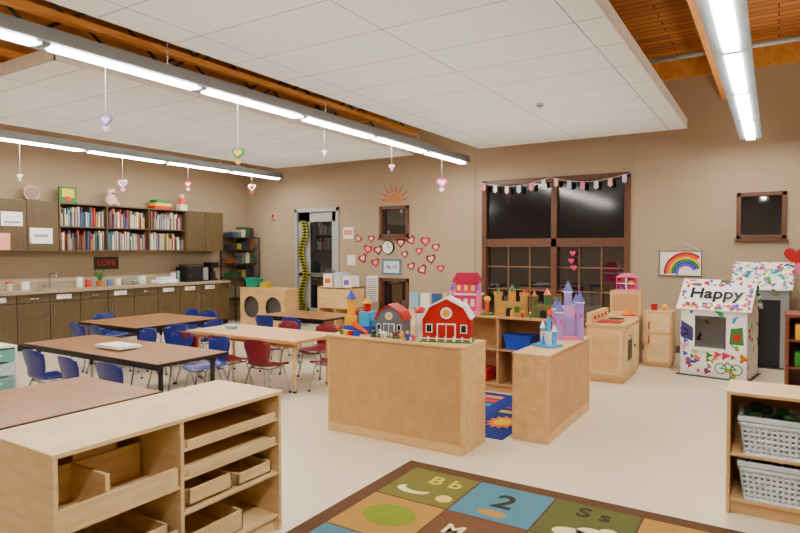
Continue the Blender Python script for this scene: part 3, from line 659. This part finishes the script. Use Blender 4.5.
b=B('wall_clock'); b.cyl((-6.22,YB-.001,1.55),(-6.22,YB-.04,1.55),.135,black,seg=28); b.cyl((-6.22,YB-.04,1.55),(-6.22,YB-.043,1.55),.115,white,seg=28); b.box(-6.225,-6.215,YB-.047,YB-.043,1.55,1.64,black); b.box(-6.22,-6.15,YB-.047,YB-.043,1.545,1.555,black); b.build()
b=B('notice_board'); b.box(-6.37,-5.93,YB-.015,YB-.001,1.03,1.33,C(100,130,145)); b.box(-6.32,-5.98,YB-.018,YB-.015,1.07,1.29,C(215,222,225)); b.text('Aa 12',.1,blu,T((-6.15,YB-.02,1.18))@Rot(90,'X')); b.build()
b=B('sun_cutout'); cx,cz=-6.10,2.40; so=C(200,130,60,sat=1.0); sr=C(190,112,58,sat=1.0)
b.prism([(cx+.17*math.cos(math.pi*k/12),cz+.17*math.sin(math.pi*k/12)) for k in range(13)],'y',YB-.006,YB-.001,so)
for k in range(8):
    a=math.pi*(k+.5)/8; b.prism([(cx+.20*math.cos(a-.13),cz+.20*math.sin(a-.13)),(cx+.38*math.cos(a),cz+.38*math.sin(a)),(cx+.20*math.cos(a+.13),cz+.20*math.sin(a+.13))],'y',YB-.006,YB-.001,sr)
b.build()
b=B('posted_papers'); b.box(-7.3,-7.05,YB-.004,YB-.001,1.72,1.95,white); b.box(-7.28,-7.08,YB-.006,YB-.004,1.8,1.9,C(220,150,140)); b.box(-7.2,-7.0,YB-.004,YB-.001,1.2,1.4,white); b.build()
b=B('emergency_strobe'); b.box(-9.2,-9.1,YB-.05,YB-.001,2.15,2.3,C(200,190,180)); b.box(-9.18,-9.12,YB-.06,YB-.05,2.18,2.27,red); b.build()
b=B('rainbow_painting'); x0,x1,z0,z1=-1.45,-.88,1.12,1.49; b.box(x0,x1,YB-.02,YB-.001,z0,z1,wt)
for a in((x0,x1,z0,z0+.012),(x0,x1,z1-.012,z1),(x0,x0+.012,z0,z1),(x1-.012,x1,z0,z1)): b.box(a[0],a[1],YB-.028,YB-.02,a[2],a[3],C(60,60,60))
for i,c in enumerate((red,orr,yel,grn,blu,pur)):
    r0=.30-.034*i;r1=r0-.032; N=18; A0=math.radians(205);A1=math.radians(20)
    P=[(x1-.21+r0*math.cos(A0+(A1-A0)*k/N)*.98,z0+.05+r0*math.sin(A0+(A1-A0)*k/N)) for k in range(N+1)]; Q=[(x1-.21+r1*math.cos(A0+(A1-A0)*k/N)*.98,z0+.05+r1*math.sin(A0+(A1-A0)*k/N)) for k in range(N+1)]
    for k in range(N):
        q=[P[k],P[k+1],Q[k+1],Q[k]]
        if all(x0+.012<p[0]<x1-.012 and z0+.012<p[1]<z1-.012 for p in q): b.prism(q,'y',YB-.024,YB-.02,c)
b.cyl((x0+.02,YB-.01,z1),((x0+x1)/2,YB-.005,z1+.14),.002,wt,seg=5); b.cyl((x1-.02,YB-.01,z1),((x0+x1)/2,YB-.005,z1+.14),.002,wt,seg=5)
b.build()
b=B('wall_outlet'); b.box(-1.10,-1.00,YB-.012,YB-.001,.42,.56,white); b.box(-1.065,-1.035,YB-.014,YB-.012,.50,.53,grey); b.box(-1.065,-1.035,YB-.014,YB-.012,.45,.48,grey); b.build()
b=B('valentine_hearts'); b.prism(heart(.15,.24,1.42),'y',YB-.008,YB-.001,red); b.prism(heart(.13,.33,1.24),'y',YB-.014,YB-.008,pk2); b.build()
b=B('paper_garland'); pv=None; gy0=YB-.09
for k in range(25):
    t=k/24; x=-4.33+2.5*t; z=2.66-.10*abs(math.sin(t*math.pi*2))
    if pv: b.cyl(pv,(x,gy0,z),.003,wt,seg=5)
    pv=(x,gy0,z)
    if k%2==1:
        b.prism([(x-.03,z),(x+.03,z),(x+.035,z-.10),(x,z-.13),(x-.035,z-.10)],'y',gy0-.003,gy0+.003,[pk2,wt,C(240,200,180),C(200,210,235)][k//2%4])
b.build()
b=B('window_cling_hearts')
for x,z in((-2.72,1.45),(-2.74,1.33),(-2.7,1.22)): b.prism(heart(.05,x,z),'y',YB-.036,YB-.03,pink)
b.build()
b=B('leafy_garland'); y_=C(190,180,50); dg_=C(30,44,20)
for k in range(60):
    z=2.12-k*.031; x=-8.31+.06*math.sin(k*.22); x2=-8.31+.06*math.sin((k+1)*.22); w=.05
    b.prism([(x-w,z),(x+w,z+.01),(x2+w,z-.021),(x2-w,z-.031)],'y',YB-.045,YB-.038,dg_)
    for s in(-1,1):
        b.prism([(x,z),(x+s*.05,z+.005),(x+s*.10,z-.03),(x+s*.04,z-.02)],'y',YB-.055-.004*(k%2),YB-.048,y_ if k%2 else dg_)
b.build()

def hang(X,Y,z,cols,s=.065):
    b=B('hanging_heart'); b.cyl((0,0,2.92-z),(0,0,s*.3),.002,wt,seg=5)
    b.prism(heart(s),'y',-.006,.006,cols[0]); b.prism(heart(s*.6),'y',-.010,.010,cols[1]); b.prism(heart(s*.5,0,-s*1.2),'y',-.004,.004,cols[1])
    b.build((X,Y,z),32)
hang(-4.38,2.74,2.50,(C(120,90,160),C(210,210,230)),.055); hang(-4.38,4.08,2.43,(C(70,140,90),C(230,190,100)),.07); hang(-4.38,8.23,2.54,(C(220,110,140),C(220,225,230)),.09); hang(-4.38,5.38,2.62,(wt,wt),.03); hang(-4.38,6.8,2.62,(wt,pk2),.04)
hang(-8.5,4.1,2.48,(wt,wt),.04); hang(-8.5,5.58,2.52,(C(200,200,230),pk2),.08); hang(-8.5,6.79,2.62,(red,wt),.07); hang(-8.5,8.26,2.70,(wt,red),.08)

# ---------------- world, camera
w=bpy.data.worlds.new('night'); bpy.context.scene.world=w; w.use_nodes=True
w.node_tree.nodes['Background'].inputs[0].default_value=(.01,.013,.03,1); w.node_tree.nodes['Background'].inputs[1].default_value=.3
cam=bpy.data.cameras.new('camera'); co=bpy.data.objects.new('camera',cam); bpy.context.scene.collection.objects.link(co)
co.location=(0,0,1.5); co.rotation_euler=(math.radians(90-1.575),0,math.radians(32)); cam.sensor_width=36; cam.lens=27
bpy.context.scene.camera=co
